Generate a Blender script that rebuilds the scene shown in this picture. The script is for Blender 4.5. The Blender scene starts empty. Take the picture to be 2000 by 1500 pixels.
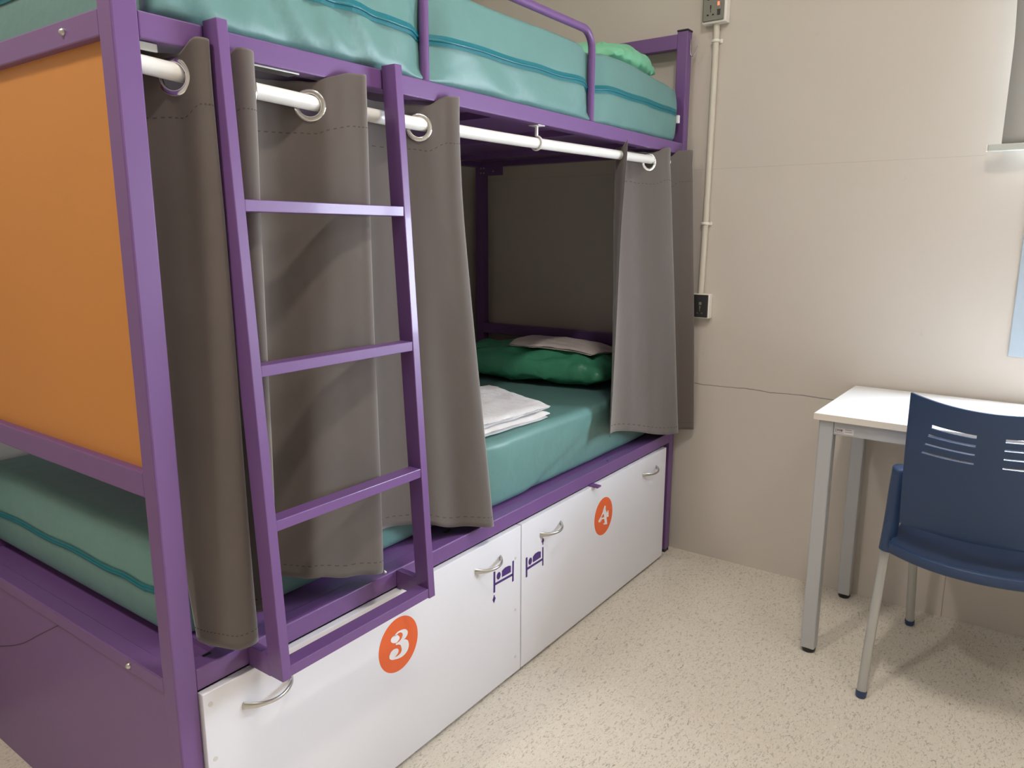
import bpy, bmesh, math, random
from mathutils import Vector, Matrix, noise
random.seed(4)
C = bpy.context.scene.collection
S = bpy.context.scene

# ------------------------------------------------------------------ camera
cd = bpy.data.cameras.new('camera'); cam = bpy.data.objects.new('camera', cd); C.objects.link(cam)
cd.sensor_width = 36.0; cd.sensor_fit = 'HORIZONTAL'; cd.lens = 1461.5 / 2000 * 36
cd.clip_start = 0.02
F = Vector((-0.57254816, 0.79632528, -0.19507602)); R = Vector((0.81167335, 0.58410769, 0.00214086)); U = Vector((-0.11565022, 0.15711226, 0.98078579))
m = Matrix.Identity(4)
for i in range(3):
    m[i][0] = R[i]; m[i][1] = U[i]; m[i][2] = -F[i]; m[i][3] = (1.13602, -0.598655, 1.23985)[i]
cam.matrix_world = m
S.camera = cam

# ------------------------------------------------------------------ world, light, exposure
w = bpy.data.worlds.new('world'); S.world = w; w.use_nodes = True
w.node_tree.nodes['Background'].inputs[0].default_value = (0.55, 0.6, 0.7, 1)
w.node_tree.nodes['Background'].inputs[1].default_value = 0.3
S.view_settings.view_transform = 'Standard'; S.view_settings.look = 'None'
S.view_settings.gamma = 1.0; S.view_settings.exposure = 0.0
S.view_settings.use_curve_mapping = False
WIN_STRENGTH = 36.0          # daylight behind the frosted pane
LAMPS = [  # x, y, size x, size y, watts of the ceiling luminaires
    (-0.12, -0.95, 0.12, 0.30, 26.0),
    (0.95, 0.35, 0.10, 0.45, 23.0),
    (2.05, 0.45, 0.16, 0.90, 9.0),
    (-0.45, 1.05, 0.10, 0.40, 1.5),
]
WARM = (1.0, 0.94, 0.86)
H_CEIL = 3.0

# ------------------------------------------------------------------ materials
def mat(name, col, rough=0.5, metal=0.0, spec=0.5, bump=None, noise_col=None, sheen=0.0, coat=0.0):
    mt = bpy.data.materials.new(name); mt.use_nodes = True
    nt = mt.node_tree; b = nt.nodes['Principled BSDF']
    b.inputs['Base Color'].default_value = (*col, 1); b.inputs['Roughness'].default_value = rough
    b.inputs['Metallic'].default_value = metal; b.inputs['Specular IOR Level'].default_value = spec
    b.inputs['Sheen Weight'].default_value = sheen
    b.inputs['Coat Weight'].default_value = coat; b.inputs['Coat Roughness'].default_value = 0.08
    tc = nt.nodes.new('ShaderNodeTexCoord')
    if noise_col:      # (scale, amount)
        n = nt.nodes.new('ShaderNodeTexNoise'); n.inputs['Scale'].default_value = noise_col[0]; n.inputs['Detail'].default_value = 5
        nt.links.new(tc.outputs['Object'], n.inputs['Vector'])
        mx = nt.nodes.new('ShaderNodeMix'); mx.data_type = 'RGBA'
        a = noise_col[1]
        mx.inputs['A'].default_value = (*[max(0, c * (1 - a)) for c in col], 1)
        mx.inputs['B'].default_value = (*[min(1, c * (1 + a)) for c in col], 1)
        nt.links.new(n.outputs['Fac'], mx.inputs['Factor']); nt.links.new(mx.outputs['Result'], b.inputs['Base Color'])
    if bump:           # list of (scale, strength, distance)
        prev = None
        for sc, st, di in bump:
            n = nt.nodes.new('ShaderNodeTexNoise'); n.inputs['Scale'].default_value = sc; n.inputs['Detail'].default_value = 4
            nt.links.new(tc.outputs['Object'], n.inputs['Vector'])
            bp = nt.nodes.new('ShaderNodeBump'); bp.inputs['Strength'].default_value = st; bp.inputs['Distance'].default_value = di
            nt.links.new(n.outputs['Fac'], bp.inputs['Height'])
            if prev: nt.links.new(prev.outputs['Normal'], bp.inputs['Normal'])
            prev = bp
        nt.links.new(prev.outputs['Normal'], b.inputs['Normal'])
    return mt

def emis(name, col, st):
    mt = bpy.data.materials.new(name); mt.use_nodes = True
    b = mt.node_tree.nodes['Principled BSDF']
    b.inputs['Base Color'].default_value = (*col, 1)
    b.inputs['Emission Color'].default_value = (*col, 1); b.inputs['Emission Strength'].default_value = st
    return mt

PURPLE = mat('purple_paint', (0.158, 0.073, 0.226), 0.40, spec=0.45, coat=0.18, bump=[(60, 0.03, 0.002)], noise_col=(6, 0.05))
ORANGE = mat('orange_laminate', (0.56, 0.222, 0.044), 0.5, bump=[(300, 0.05, 0.001)], noise_col=(3, 0.04))
TEAL = mat('teal_vinyl', (0.128, 0.258, 0.240), 0.42, spec=0.4, bump=[(9, 0.25, 0.02), (90, 0.04, 0.002)], noise_col=(4, 0.06))
ZIP = mat('zip_teal', (0.0, 0.14, 0.17), 0.5)
GREEN = mat('green_vinyl', (0.06, 0.30, 0.17), 0.4, spec=0.45, bump=[(18, 0.35, 0.02)], noise_col=(6, 0.1))
MINT = mat('mint_vinyl', (0.19, 0.52, 0.32), 0.42, spec=0.4, bump=[(14, 0.35, 0.02)], noise_col=(6, 0.08))
CURT = mat('curtain_cloth', (0.112, 0.090, 0.079), 0.75, spec=0.25, sheen=0.5, bump=[(3.5, 0.25, 0.03), (900, 0.08, 0.0006)], noise_col=(5, 0.06))
CHROME = mat('chrome', (0.75, 0.74, 0.72), 0.12, metal=1.0)
STEEL = mat('dull_steel', (0.55, 0.54, 0.52), 0.3, metal=1.0)
WHITE_ROD = mat('white_rod', (0.82, 0.80, 0.76), 0.3)
LAMIN = mat('white_laminate', (0.775, 0.77, 0.82), 0.35, spec=0.5, bump=[(250, 0.02, 0.0005)], noise_col=(2.5, 0.02))
DESKTOP = mat('desk_white', (0.76, 0.745, 0.73), 0.28, spec=0.5)
DESKEDGE = mat('desk_edge', (0.70, 0.64, 0.55), 0.5)
GREYMET = mat('grey_metal_paint', (0.42, 0.425, 0.43), 0.38, metal=0.15, bump=[(400, 0.04, 0.0005)])
BLACK = mat('black_plastic', (0.012, 0.012, 0.014), 0.5)
BLUE = mat('blue_plastic', (0.028, 0.055, 0.125), 0.45, spec=0.4, bump=[(500, 0.12, 0.0008)])
SHEET = mat('white_sheet', (0.78, 0.75, 0.74), 0.85, sheen=0.2, bump=[(25, 0.5, 0.01), (600, 0.1, 0.0006)])
SHEET2 = mat('beige_sheet', (0.66, 0.59, 0.55), 0.85, sheen=0.2, bump=[(25, 0.5, 0.01), (600, 0.1, 0.0006)])
ORSTICK = mat('orange_vinyl_sticker', (0.80, 0.13, 0.03), 0.4)
WSTICK = mat('white_vinyl_sticker', (0.85, 0.83, 0.85), 0.4)
PSTICK = mat('dark_purple_sticker', (0.06, 0.02, 0.17), 0.4)
PLATE = mat('grey_socket_plate', (0.20, 0.20, 0.165), 0.4)
DPLATE = mat('dark_socket_plate', (0.03, 0.028, 0.028), 0.3)
SOCKBOX = mat('white_socket_box', (0.78, 0.74, 0.67), 0.4)
CONDUIT = mat('cream_conduit', (0.60, 0.55, 0.46), 0.45)
REDLED = emis('red_indicator', (1.0, 0.12, 0.06), 2.5)
BLIND = mat('grey_blind', (0.42, 0.41, 0.39), 0.8, bump=[(500, 0.1, 0.0006)])
BLINDBAR = mat('blind_bar', (0.50, 0.51, 0.47), 0.45)
WINFRAME = mat('pale_blue_frame', (0.40, 0.47, 0.53), 0.4)
CEIL = mat('ceiling_paint', (0.72, 0.70, 0.66), 0.9)
PAPER = mat('paper_sticker', (0.62, 0.58, 0.57), 0.6)
INK = mat('grey_ink', (0.10, 0.08, 0.10), 0.6)

def wall_mat(name, base, joints):
    mt = bpy.data.materials.new(name); mt.use_nodes = True
    nt = mt.node_tree; N = nt.nodes; L = nt.links; b = N['Principled BSDF']; b.inputs['Roughness'].default_value = 0.75
    b.inputs['Specular IOR Level'].default_value = 0.25
    tc = N.new('ShaderNodeTexCoord')
    n1 = N.new('ShaderNodeTexNoise'); n1.inputs['Scale'].default_value = 1.6; n1.inputs['Detail'].default_value = 6; n1.inputs['Roughness'].default_value = 0.6
    L.new(tc.outputs['Object'], n1.inputs['Vector'])
    mx = N.new('ShaderNodeMix'); mx.data_type = 'RGBA'
    mx.inputs['A'].default_value = (*[c * 0.94 for c in base], 1); mx.inputs['B'].default_value = (*[c * 1.05 for c in base], 1)
    L.new(n1.outputs['Fac'], mx.inputs['Factor'])
    # scattered smudges and scuffs
    n2 = N.new('ShaderNodeTexNoise'); n2.inputs['Scale'].default_value = 9; n2.inputs['Detail'].default_value = 8; n2.inputs['Roughness'].default_value = 0.75
    L.new(tc.outputs['Object'], n2.inputs['Vector'])
    r = N.new('ShaderNodeValToRGB'); r.color_ramp.elements[0].position = 0.66; r.color_ramp.elements[1].position = 0.80
    r.color_ramp.elements[0].color = (0, 0, 0, 1); r.color_ramp.elements[1].color = (0.45, 0.45, 0.45, 1)
    L.new(n2.outputs['Fac'], r.inputs['Fac'])
    mx2 = N.new('ShaderNodeMix'); mx2.data_type = 'RGBA'; mx2.inputs['B'].default_value = (*[c * 0.55 for c in base], 1)
    L.new(r.outputs['Color'], mx2.inputs['Factor']); L.new(mx.outputs['Result'], mx2.inputs['A'])
    last = mx2
    sep = N.new('ShaderNodeSeparateXYZ')
    # warp the coordinates a little so that the crack wanders
    n3 = N.new('ShaderNodeTexNoise'); n3.inputs['Scale'].default_value = 14; n3.inputs['Detail'].default_value = 5
    L.new(tc.outputs['Object'], n3.inputs['Vector'])
    L.new(tc.outputs['Object'], sep.inputs[0])
    def mth(op, a, bb=None):
        q = N.new('ShaderNodeMath'); q.operation = op
        for i, v in enumerate((a, bb)):
            if v is None: continue
            if isinstance(v, (int, float)): q.inputs[i].default_value = v
            else: L.new(v, q.inputs[i])
        return q.outputs[0]
    heights = None
    for kind, pos, lo, hi, wdt, strength, wob in joints:   # kind 'h' at z, 'v' at x ; lo..hi is the extent
        main = sep.outputs['Z'] if kind == 'h' else sep.outputs['X']
        oth = sep.outputs['X'] if kind == 'h' else sep.outputs['Z']
        wv = mth('MULTIPLY', mth('SUBTRACT', n3.outputs['Fac'], 0.5), wob)
        d = mth('ABSOLUTE', mth('ADD', mth('SUBTRACT', main, pos), wv))
        vis = mth('LESS_THAN', d, wdt)
        ext = mth('MULTIPLY', mth('GREATER_THAN', oth, lo), mth('LESS_THAN', oth, hi))
        brk = mth('GREATER_THAN', n1.outputs['Fac'], 0.40) if kind == 'h' and strength > 0.3 else 1.0
        f = mth('MULTIPLY', mth('MULTIPLY', vis, ext), mth('MULTIPLY', brk, strength))
        mm = N.new('ShaderNodeMix'); mm.data_type = 'RGBA'; mm.inputs['B'].default_value = (*[c * 0.25 for c in base], 1)
        L.new(f, mm.inputs['Factor']); L.new(last.outputs['Result'], mm.inputs['A']); last = mm
    L.new(last.outputs['Result'], b.inputs['Base Color'])
    n4 = N.new('ShaderNodeTexNoise'); n4.inputs['Scale'].default_value = 4; n4.inputs['Detail'].default_value = 6
    L.new(tc.outputs['Object'], n4.inputs['Vector'])
    bp = N.new('ShaderNodeBump'); bp.inputs['Strength'].default_value = 0.25; bp.inputs['Distance'].default_value = 0.01
    L.new(n4.outputs['Fac'], bp.inputs['Height']); L.new(bp.outputs['Normal'], b.inputs['Normal'])
    return mt

WBASE = (0.575, 0.52, 0.455)
WALLB = wall_mat('painted_plasterboard', WBASE, [('h', 0.686, 0.06, 0.75, 0.0016, 0.75, 0.014), ('v', 0.958, 0.0, 0.66, 0.0014, 0.5, 0.002),
                                            ('h', 1.475, -1.0, 0.93, 0.0010, 0.18, 0.004)])
WALL = wall_mat('painted_wall', WBASE, [])

def floor_mat():
    mt = bpy.data.materials.new('speckled_linoleum'); mt.use_nodes = True
    nt = mt.node_tree; N = nt.nodes; L = nt.links; b = N['Principled BSDF']
    b.inputs['Roughness'].default_value = 0.42; b.inputs['Specular IOR Level'].default_value = 0.4
    tc = N.new('ShaderNodeTexCoord')
    base = (0.72, 0.655, 0.555)
    n1 = N.new('ShaderNodeTexNoise'); n1.inputs['Scale'].default_value = 3; n1.inputs['Detail'].default_value = 5
    L.new(tc.outputs['Object'], n1.inputs['Vector'])
    m0 = N.new('ShaderNodeMix'); m0.data_type = 'RGBA'
    m0.inputs['A'].default_value = (*[c * 0.93 for c in base], 1); m0.inputs['B'].default_value = (*[c * 1.06 for c in base], 1)
    L.new(n1.outputs['Fac'], m0.inputs['Factor']); last = m0
    # pale and dark grains, slightly stretched
    for sc, rot, thr, col, fac in ((150, 0.5, 0.60, (0.30, 0.27, 0.23), 0.50), (210, 1.9, 0.61, (0.34, 0.31, 0.26), 0.5), (110, 2.6, 0.70, (0.16, 0.14, 0.12), 0.65), (170, 1.1, 0.60, (0.80, 0.76, 0.68), 0.5), (70, 0.2, 0.76, (0.10, 0.09, 0.08), 0.7)):
        mp = N.new('ShaderNodeMapping'); mp.inputs['Rotation'].default_value = (0, 0, rot); mp.inputs['Scale'].default_value = (1, 0.42, 1)
        L.new(tc.outputs['Object'], mp.inputs['Vector'])
        n = N.new('ShaderNodeTexNoise'); n.inputs['Scale'].default_value = sc; n.inputs['Detail'].default_value = 1.5; n.inputs['Distortion'].default_value = 1.2
        L.new(mp.outputs['Vector'], n.inputs['Vector'])
        r = N.new('ShaderNodeValToRGB'); r.color_ramp.elements[0].position = thr; r.color_ramp.elements[1].position = thr + 0.05
        r.color_ramp.elements[0].color = (0, 0, 0, 1); r.color_ramp.elements[1].color = (fac, fac, fac, 1)
        L.new(n.outputs['Fac'], r.inputs['Fac'])
        mm = N.new('ShaderNodeMix'); mm.data_type = 'RGBA'; mm.inputs['B'].default_value = (*col, 1)
        L.new(r.outputs['Color'], mm.inputs['Factor']); L.new(last.outputs['Result'], mm.inputs['A']); last = mm
    L.new(last.outputs['Result'], b.inputs['Base Color'])
    return mt
FLOOR = floor_mat()

# ------------------------------------------------------------------ helpers
def link_mesh(name, verts, faces, mt, parent=None, smooth=False, auto=None, mats=None, midx=None):
    me = bpy.data.meshes.new(name); me.from_pydata([tuple(v) for v in verts], [], faces)
    for mm in (mats or [mt]): me.materials.append(mm)
    if midx:
        for p, k in zip(me.polygons, midx): p.material_index = k
    if smooth:
        for p in me.polygons: p.use_smooth = True
    me.update()
    o = bpy.data.objects.new(name, me); C.objects.link(o)
    if parent: o.parent = parent
    return o

class MB:
    """collects shapes for one mesh object"""
    def __init__(s): s.bm = bmesh.new()
    def box(s, a, b, bev=0.0, seg=2, M=None):
        a = Vector(a); b = Vector(b)
        r = bmesh.ops.create_cube(s.bm, size=1.0)
        vs = r['verts']
        for v in vs:
            v.co = Vector(((a[i] + b[i]) / 2 + v.co[i] * (b[i] - a[i]) for i in range(3)))
        if bev:
            es = list({e for v in vs for e in v.link_edges})
            rr = bmesh.ops.bevel(s.bm, geom=es, offset=bev, segments=seg, affect='EDGES', profile=0.5)
            vs = rr['verts']
            allv = set(vs)
            for f in rr['faces']: allv.update(f.verts)
            vs = list(allv)
        if M is not None:
            for v in vs: v.co = M @ v.co
        return s
    def hexa(s, p, bev=0.0):
        """8 corners: bottom 4 then top 4 (same order)"""
        vs = [s.bm.verts.new(q) for q in p]
        fs = [(3, 2, 1, 0), (4, 5, 6, 7), (0, 1, 5, 4), (1, 2, 6, 5), (2, 3, 7, 6), (3, 0, 4, 7)]
        nf = [s.bm.faces.new([vs[i] for i in f]) for f in fs]
        if bev:
            es = list({e for v in vs for e in v.link_edges})
            bmesh.ops.bevel(s.bm, geom=es, offset=bev, segments=2, affect='EDGES', profile=0.5)
        return s
    def tube(s, pts, r, n=14, closed=False, cap=True, rz=None):
        pts = [Vector(p) for p in pts]; rings = []
        k = len(pts); up = None
        for i, p in enumerate(pts):
            if closed: t = pts[(i + 1) % k] - pts[i - 1]
            else: t = pts[min(i + 1, k - 1)] - pts[max(i - 1, 0)]
            t.normalize()
            if up is None:
                up = Vector((0, 0, 1)) if abs(t.z) < 0.9 else Vector((0, 1, 0))
            a = t.cross(up).normalized(); bb = a.cross(t).normalized(); up = bb
            rr = r[i] if isinstance(r, (list, tuple)) else r
            r2 = rr if rz is None else (rz[i] if isinstance(rz, (list, tuple)) else rz)
            rings.append([s.bm.verts.new(p + a * math.cos(2 * math.pi * j / n) * rr + bb * math.sin(2 * math.pi * j / n) * r2) for j in range(n)])
        rng = range(k if closed else k - 1)
        for i in rng:
            A = rings[i]; B = rings[(i + 1) % k]
            for j in range(n):
                s.bm.faces.new([A[j], A[(j + 1) % n], B[(j + 1) % n], B[j]])
        if cap and not closed:
            s.bm.faces.new(list(reversed(rings[0]))); s.bm.faces.new(rings[-1])
        return s
    def cyl(s, p, q, r, n=20):
        return s.tube([p, q], r, n)
    def poly(s, pts):
        s.bm.faces.new([s.bm.verts.new(p) for p in pts]); return s
    def build(s, name, mt, parent=None, smooth=False):
        bmesh.ops.recalc_face_normals(s.bm, faces=s.bm.faces[:])
        me = bpy.data.meshes.new(name); s.bm.to_mesh(me); s.bm.free()
        me.materials.append(mt)
        o = bpy.data.objects.new(name, me); C.objects.link(o)
        if smooth:
            for p in me.polygons: p.use_smooth = True
            me.set_sharp_from_angle(angle=math.radians(38))
        if parent: o.parent = parent
        return o

def tag(o, label=None, cat=None, group=None, kind=None):
    if label: o['label'] = label
    if cat: o['category'] = cat
    if group: o['group'] = group
    if kind: o['kind'] = kind
    return o

def thing(name, label, cat, group=None, loc=(0, 0, 0), rz=0):
    o = bpy.data.objects.new(name, None); C.objects.link(o); o.empty_display_size = 0.1
    o.location = loc; o.rotation_euler = (0, 0, rz)
    return tag(o, label, cat, group)

def catmull(P, n):
    out = []
    k = len(P)
    for i in range(k - 1):
        p0 = P[max(i - 1, 0)]; p1 = P[i]; p2 = P[i + 1]; p3 = P[min(i + 2, k - 1)]
        for j in range(n):
            t = j / n
            out.append(tuple(0.5 * (2 * b + (c - a) * t + (2 * a - 5 * b + 4 * c - d) * t * t + (3 * b - a - 3 * c + d) * t ** 3)
                             for a, b, c, d in zip(p0, p1, p2, p3)))
    out.append(tuple(P[-1]))
    return out

def axis_pts(a, b, r, n):
    """coordinates from a to b, dense inside the rounding r at both ends"""
    e = [0, .12, .3, .5, .72, 1.0]
    L = [a + r * t for t in e] + [a + r + (b - a - 2 * r) * i / n for i in range(1, n)] + [b - r * t for t in reversed(e)]
    return L

def rounded_block(name, lo, hi, r, n, mt, parent=None, deform=None):
    ax = [axis_pts(lo[i], hi[i], r, n[i]) for i in range(3)]
    cnt = [len(a) for a in ax]
    idx = {}; V = []; Fc = []
    def vid(i, j, k):
        key = (i, j, k)
        if key not in idx:
            p = Vector((ax[0][i], ax[1][j], ax[2][k]))
            q = Vector((min(max(p[c], lo[c] + r), hi[c] - r) for c in range(3)))
            d = p - q
            if d.length > 1e-9: p = q + d.normalized() * min(r, max(abs(d.x), abs(d.y), abs(d.z)))
            if deform: p = deform(p)
            idx[key] = len(V); V.append(p)
        return idx[key]
    X, Y, Z = cnt
    for k in (0, Z - 1):
        for i in range(X - 1):
            for j in range(Y - 1):
                f = [vid(i, j, k), vid(i + 1, j, k), vid(i + 1, j + 1, k), vid(i, j + 1, k)]
                Fc.append(f if k else f[::-1])
    for j in (0, Y - 1):
        for i in range(X - 1):
            for k in range(Z - 1):
                f = [vid(i, j, k), vid(i + 1, j, k), vid(i + 1, j, k + 1), vid(i, j, k + 1)]
                Fc.append(f[::-1] if j else f)
    for i in (0, X - 1):
        for j in range(Y - 1):
            for k in range(Z - 1):
                f = [vid(i, j, k), vid(i, j + 1, k), vid(i, j + 1, k + 1), vid(i, j, k + 1)]
                Fc.append(f if i else f[::-1])
    return link_mesh(name, V, Fc, mt, parent, smooth=True)

def ns(x, y, z, sc, seed=0.0):
    return noise.noise(Vector((x * sc + seed, y * sc + seed * 1.7, z * sc - seed)))

# ------------------------------------------------------------------ the room
XL, XR, YN, YF = -1.0, 3.0, -2.7, 2.095
WX0, WX1, WZ0, WZ1 = 1.047, 2.25, 0.884, 2.15
tag(MB().box((XL - .1, YN - .1, -.08), (XR + .1, YF + .25, 0)).build('floor', FLOOR), kind='structure')
tag(MB().box((XL - .1, YN - .1, H_CEIL), (XR + .1, YF + .25, H_CEIL + .08)).build('ceiling', CEIL), kind='structure')
tag(MB().box((XL - .1, YN, 0), (XL, YF, H_CEIL)).build('wall_left', WALL), kind='structure')
tag(MB().box((XR, YN, 0), (XR + .1, YF, H_CEIL)).build('wall_right', WALL), kind='structure')
tag(MB().box((XL - .1, YN - .1, 0), (XR + .1, YN, H_CEIL)).build('wall_near', WALL), kind='structure')
b = MB()
b.box((XL - .1, YF, 0), (WX0, YF + .2, H_CEIL)); b.box((WX1, YF, 0), (XR + .1, YF + .2, H_CEIL))
b.box((WX0, YF, 0), (WX1, YF + .2, WZ0)); b.box((WX0, YF, WZ1), (WX1, YF + .2, H_CEIL))
tag(b.build('wall_back', WALLB), kind='structure')
b = MB()
fw = .05; y0, y1 = YF - .006, YF + .06
b.box((WX0, y0, WZ0), (WX0 + fw, y1, WZ1), .002); b.box((WX1 - fw, y0, WZ0), (WX1, y1, WZ1), .002)
b.box((WX0 + fw, y0, WZ0), (WX1 - fw, y1, WZ0 + fw), .002); b.box((WX0 + fw, y0, WZ1 - fw), (WX1 - fw, y1, WZ1), .002)
b.box(((WX0 + WX1) / 2 - .02, y0, WZ0 + fw), ((WX0 + WX1) / 2 + .02, y1, WZ1 - fw), .002)
win = tag(b.build('window_1', WINFRAME), kind='structure')
PANE = emis('frosted_daylight_pane', (0.78, 0.88, 1.0), WIN_STRENGTH)
for xa, xb in ((WX0 + fw, (WX0 + WX1) / 2 - .02), ((WX0 + WX1) / 2 + .02, WX1 - fw)):
    MB().box((xa, YF + .03, WZ0 + fw), (xb, YF + .036, WZ1 - fw)).build('window_pane', PANE, win)

# ceiling lights
for i, (lx, ly, sx, sy, wt) in enumerate(LAMPS):
    lab = ['ceiling light behind the foot of the bunk bed', 'short ceiling light above the open floor', 'ceiling light near the right wall and window', 'small ceiling light above the upper bunk'][i]
    t = thing('ceiling_light', lab, 'ceiling light', loc=(lx, ly, H_CEIL))
    MB().box((-sx / 2 - .02, -sy / 2 - .02, -.05), (sx / 2 + .02, sy / 2 + .02, 0), .004).build('housing', SOCKBOX, t)
    MB().box((-sx / 2, -sy / 2, -.056), (sx / 2, sy / 2, -.0505)).build('diffuser', emis('diffuser_glow', WARM, 1.2), t)
    ld = bpy.data.lights.new('lamp_light', 'AREA'); ld.shape = 'RECTANGLE'; ld.size = sx; ld.size_y = sy; ld.energy = wt; ld.color = WARM
    lo = bpy.data.objects.new('lamp_light', ld); C.objects.link(lo); lo.parent = t; lo.location = (0, 0, -.062)

# ------------------------------------------------------------------ bunk bed
W = .04; BL = 2.027; BX = -.95; PH = 1.947
bed = thing('bunk_bed', 'purple steel bunk bed with an orange end panel and a ladder on its front', 'bunk bed')
for px, py in ((-W, 0), (-W, BL), (BX, 0), (BX, BL)):
    p = MB().box((px, py, .012), (px + W, py + W, PH - .006), .003).build('post', PURPLE, bed)
    MB().box((px - .001, py - .001, PH - .006), (px + W + .001, py + W + .001, PH), .0015).build('post_cap', BLACK, p)
    MB().box((px + .002, py + .002, 0), (px + W - .002, py + W - .002, .012)).build('foot', BLACK, p)
ZR0, ZR1 = 1.5247, 1.5633
for xa in (-W, BX):
    MB().box((xa, W, ZR0), (xa + W - .001, BL, ZR1), .0025).build('upper_side_rail', PURPLE, bed)
    MB().box((xa, W, .4535), (xa + W - .001, BL, .4945), .0025).build('lower_side_rail', PURPLE, bed)
for ya in (.001, BL + .001):
    MB().box((BX + W, ya, ZR0), (-W, ya + .034, ZR1), .0025).build('upper_end_rail', PURPLE, bed)
    MB().box((BX + W, ya, .8128), (-W, ya + .034, .8568), .0025).build('middle_end_rail', PURPLE, bed)
    MB().box((BX + W, ya, .4535), (-W, ya + .034, .4815), .0025).build('lower_end_rail', PURPLE, bed)
    MB().box((BX + W, ya, 1.885), (-W, ya + .034, 1.934), .0025).build('head_rail', PURPLE, bed)
MB().box((BX + W, .016, .852), (-W, .026, 1.530), .001).build('footboard_panel', ORANGE, bed)
# lower end board with a hairline scratch
pn = MB().box((BX + W, .006, .0), (-W, .016, .4535), .001).build('lower_end_panel', PURPLE, bed)
SCR = mat('scratch', (0.05, 0.03, 0.06), 0.7)
pts = catmull([(-.85, .0053, .270), (-.789, .0053, .284), (-.663, .0053, .333), (-.543, .0053, .398), (-.447, .0053, .450)], 6)
MB().tube([p for p in pts], .0007, 6).build('scratch_mark', SCR, pn)
# decks
dk = MB()
dk.box((BX + W, .1, .474), (-.04, BL, .4925)); dk.box((BX + W, .034, .466), (-.04, .1, .4805))
dk.build('lower_deck', PURPLE, bed)
dk = MB()
dk.box((BX + W, W, ZR0 + .02), (-W, BL, ZR0 + .030))
for yy in (.45, .95, 1.35, 1.75): dk.box((BX + W, yy, ZR0 + .001), (-W, yy + .03, ZR0 + .02))
dk.build('upper_deck', PURPLE, bed)
# little slots in the lower rail top
MB().box((-.062, .765, .4925), (-.052, .79, .4932)).build('deck_slot', BLACK, bed)
MB().box((-.034, .072, .4945), (-.028, .088, .4950)).build('deck_slot', BLACK, bed)
MB().box((-.02, 1.555, .4945), (-.015, 1.562, .4950)).build('deck_slot', BLACK, bed)
# bolts on the end rails
def bolt(p, n, parent, r=.0062):
    n = Vector(n); p = Vector(p)
    MB().tube([p, p + n * .002, p + n * .004, p + n * .006], [r, r, r * .75, r * .35], 12).build('bolt', STEEL, parent, True)
for bx in (-.149, -.80):
    bolt((bx, .001, 1.5455), (0, -1, 0), bed); bolt((bx - .007, .001, .4665), (0, -1, 0), bed)
# guard rail
gy0, gy1, gz = .684, 1.400, 1.812
gp = [(-.021, gy0, ZR1 - .002), (-.021, gy0, 1.74)]
for k in range(9):
    a = math.pi / 2 * k / 8; gp.append((-.021, gy0 + .05 * (1 - math.cos(a)), gz - .05 + .05 * math.sin(a)))
for k in range(9):
    a = math.pi / 2 * k / 8; gp.append((-.021, gy1 - .05 + .05 * math.sin(a), gz - .05 + .05 * math.cos(a)))
gp += [(-.021, gy1, 1.70), (-.021, gy1, ZR1 - .002)]
gr = MB().tube(gp, .0108, 18).build('guard_rail', PURPLE, bed, True)
for gy in (gy0, gy1):
    MB().tube([(-.021, gy, ZR1 - .001), (-.021, gy, ZR1 + .004)], [.0155, .0115], 18).build('weld_collar', PURPLE, gr, True)
# ladder
SL = .0554
def lf(z): return .039 + (1.569 - z) * SL
lad = bpy.data.objects.new('ladder', None); C.objects.link(lad); lad.parent = bed
for ya in (.1428, .5320):
    zb, zt = .4545, 1.5695
    d = .0385
    MB().hexa([(lf(zb) - d, ya, zb), (lf(zb), ya, zb), (lf(zb), ya + .0195, zb), (lf(zb) - d, ya + .0195, zb),
               (lf(zt) - d + .0006, ya, zt), (lf(zt), ya, zt), (lf(zt), ya + .0195, zt), (lf(zt) - d + .0006, ya + .0195, zt)], .0015).build('stile', PURPLE, lad)
    MB().box((0.0, ya + .001, .4525), (lf(.47) - .037, ya + .0185, .4935), .001).build('bracket', PURPLE, lad)
for zt in (1.2962, 1.0227, .7498, .4775):
    h = .0195 if zt > .5 else .021
    MB().box((lf(zt) - .034, .1624, zt - h), (lf(zt) - .001, .5320, zt), .0012).build('rung', PURPLE, lad)
bolt((-.012, .508, .4945), (0, 0, 1), lad, .0055)
# curtain rod
rp = catmull([(-.02, .041, 1.4925), (-.02, .15, 1.487), (-.02, .252, 1.483), (-.02, .514, 1.4762), (-.02, .80, 1.4755), (-.02, 1.12, 1.479), (-.02, 1.52, 1.4865), (-.02, 1.826, 1.4915), (-.02, 2.026, 1.494)], 6)
rod = MB().tube(rp, .0138, 24).build('curtain_rod', WHITE_ROD, bed, True)
WB = mat('white_bracket', (0.72, 0.70, 0.68), 0.4)
def rod_hook(y, zc):
    h = MB()
    h.box((-.036, y - .016, ZR0 - .003), (-.004, y + .016, ZR0 - .0002), .001)
    h.box((-.023, y - .0035, zc + .017), (-.017, y + .0035, ZR0 - .003))
    a0 = [(-.02 + .0175 * math.sin(math.radians(t)), y, zc + .0175 * math.cos(math.radians(t))) for t in range(0, 241, 15)]
    h.tube(a0, .0032, 8, rz=.0026)
    return h.build('rod_hook', WB, rod, True)
rod_hook(1.118, 1.479)
rod_hook(.222, 1.484)
MB().box((-.037, .236, ZR0 - .004), (-.006, .335, ZR0 - .0002), .001).build('fixing_plate', STEEL, rod)
MB().box((-.037, .0405, ZR0 - .014), (-.012, .074, ZR0 - .0002), .002).build('fixing_plate', STEEL, rod)
bk = MB().box((-.93, 2.0235, 1.488), (-.80, 2.0265, 1.545), .001).build('corner_bracket', PURPLE, bed)
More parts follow.
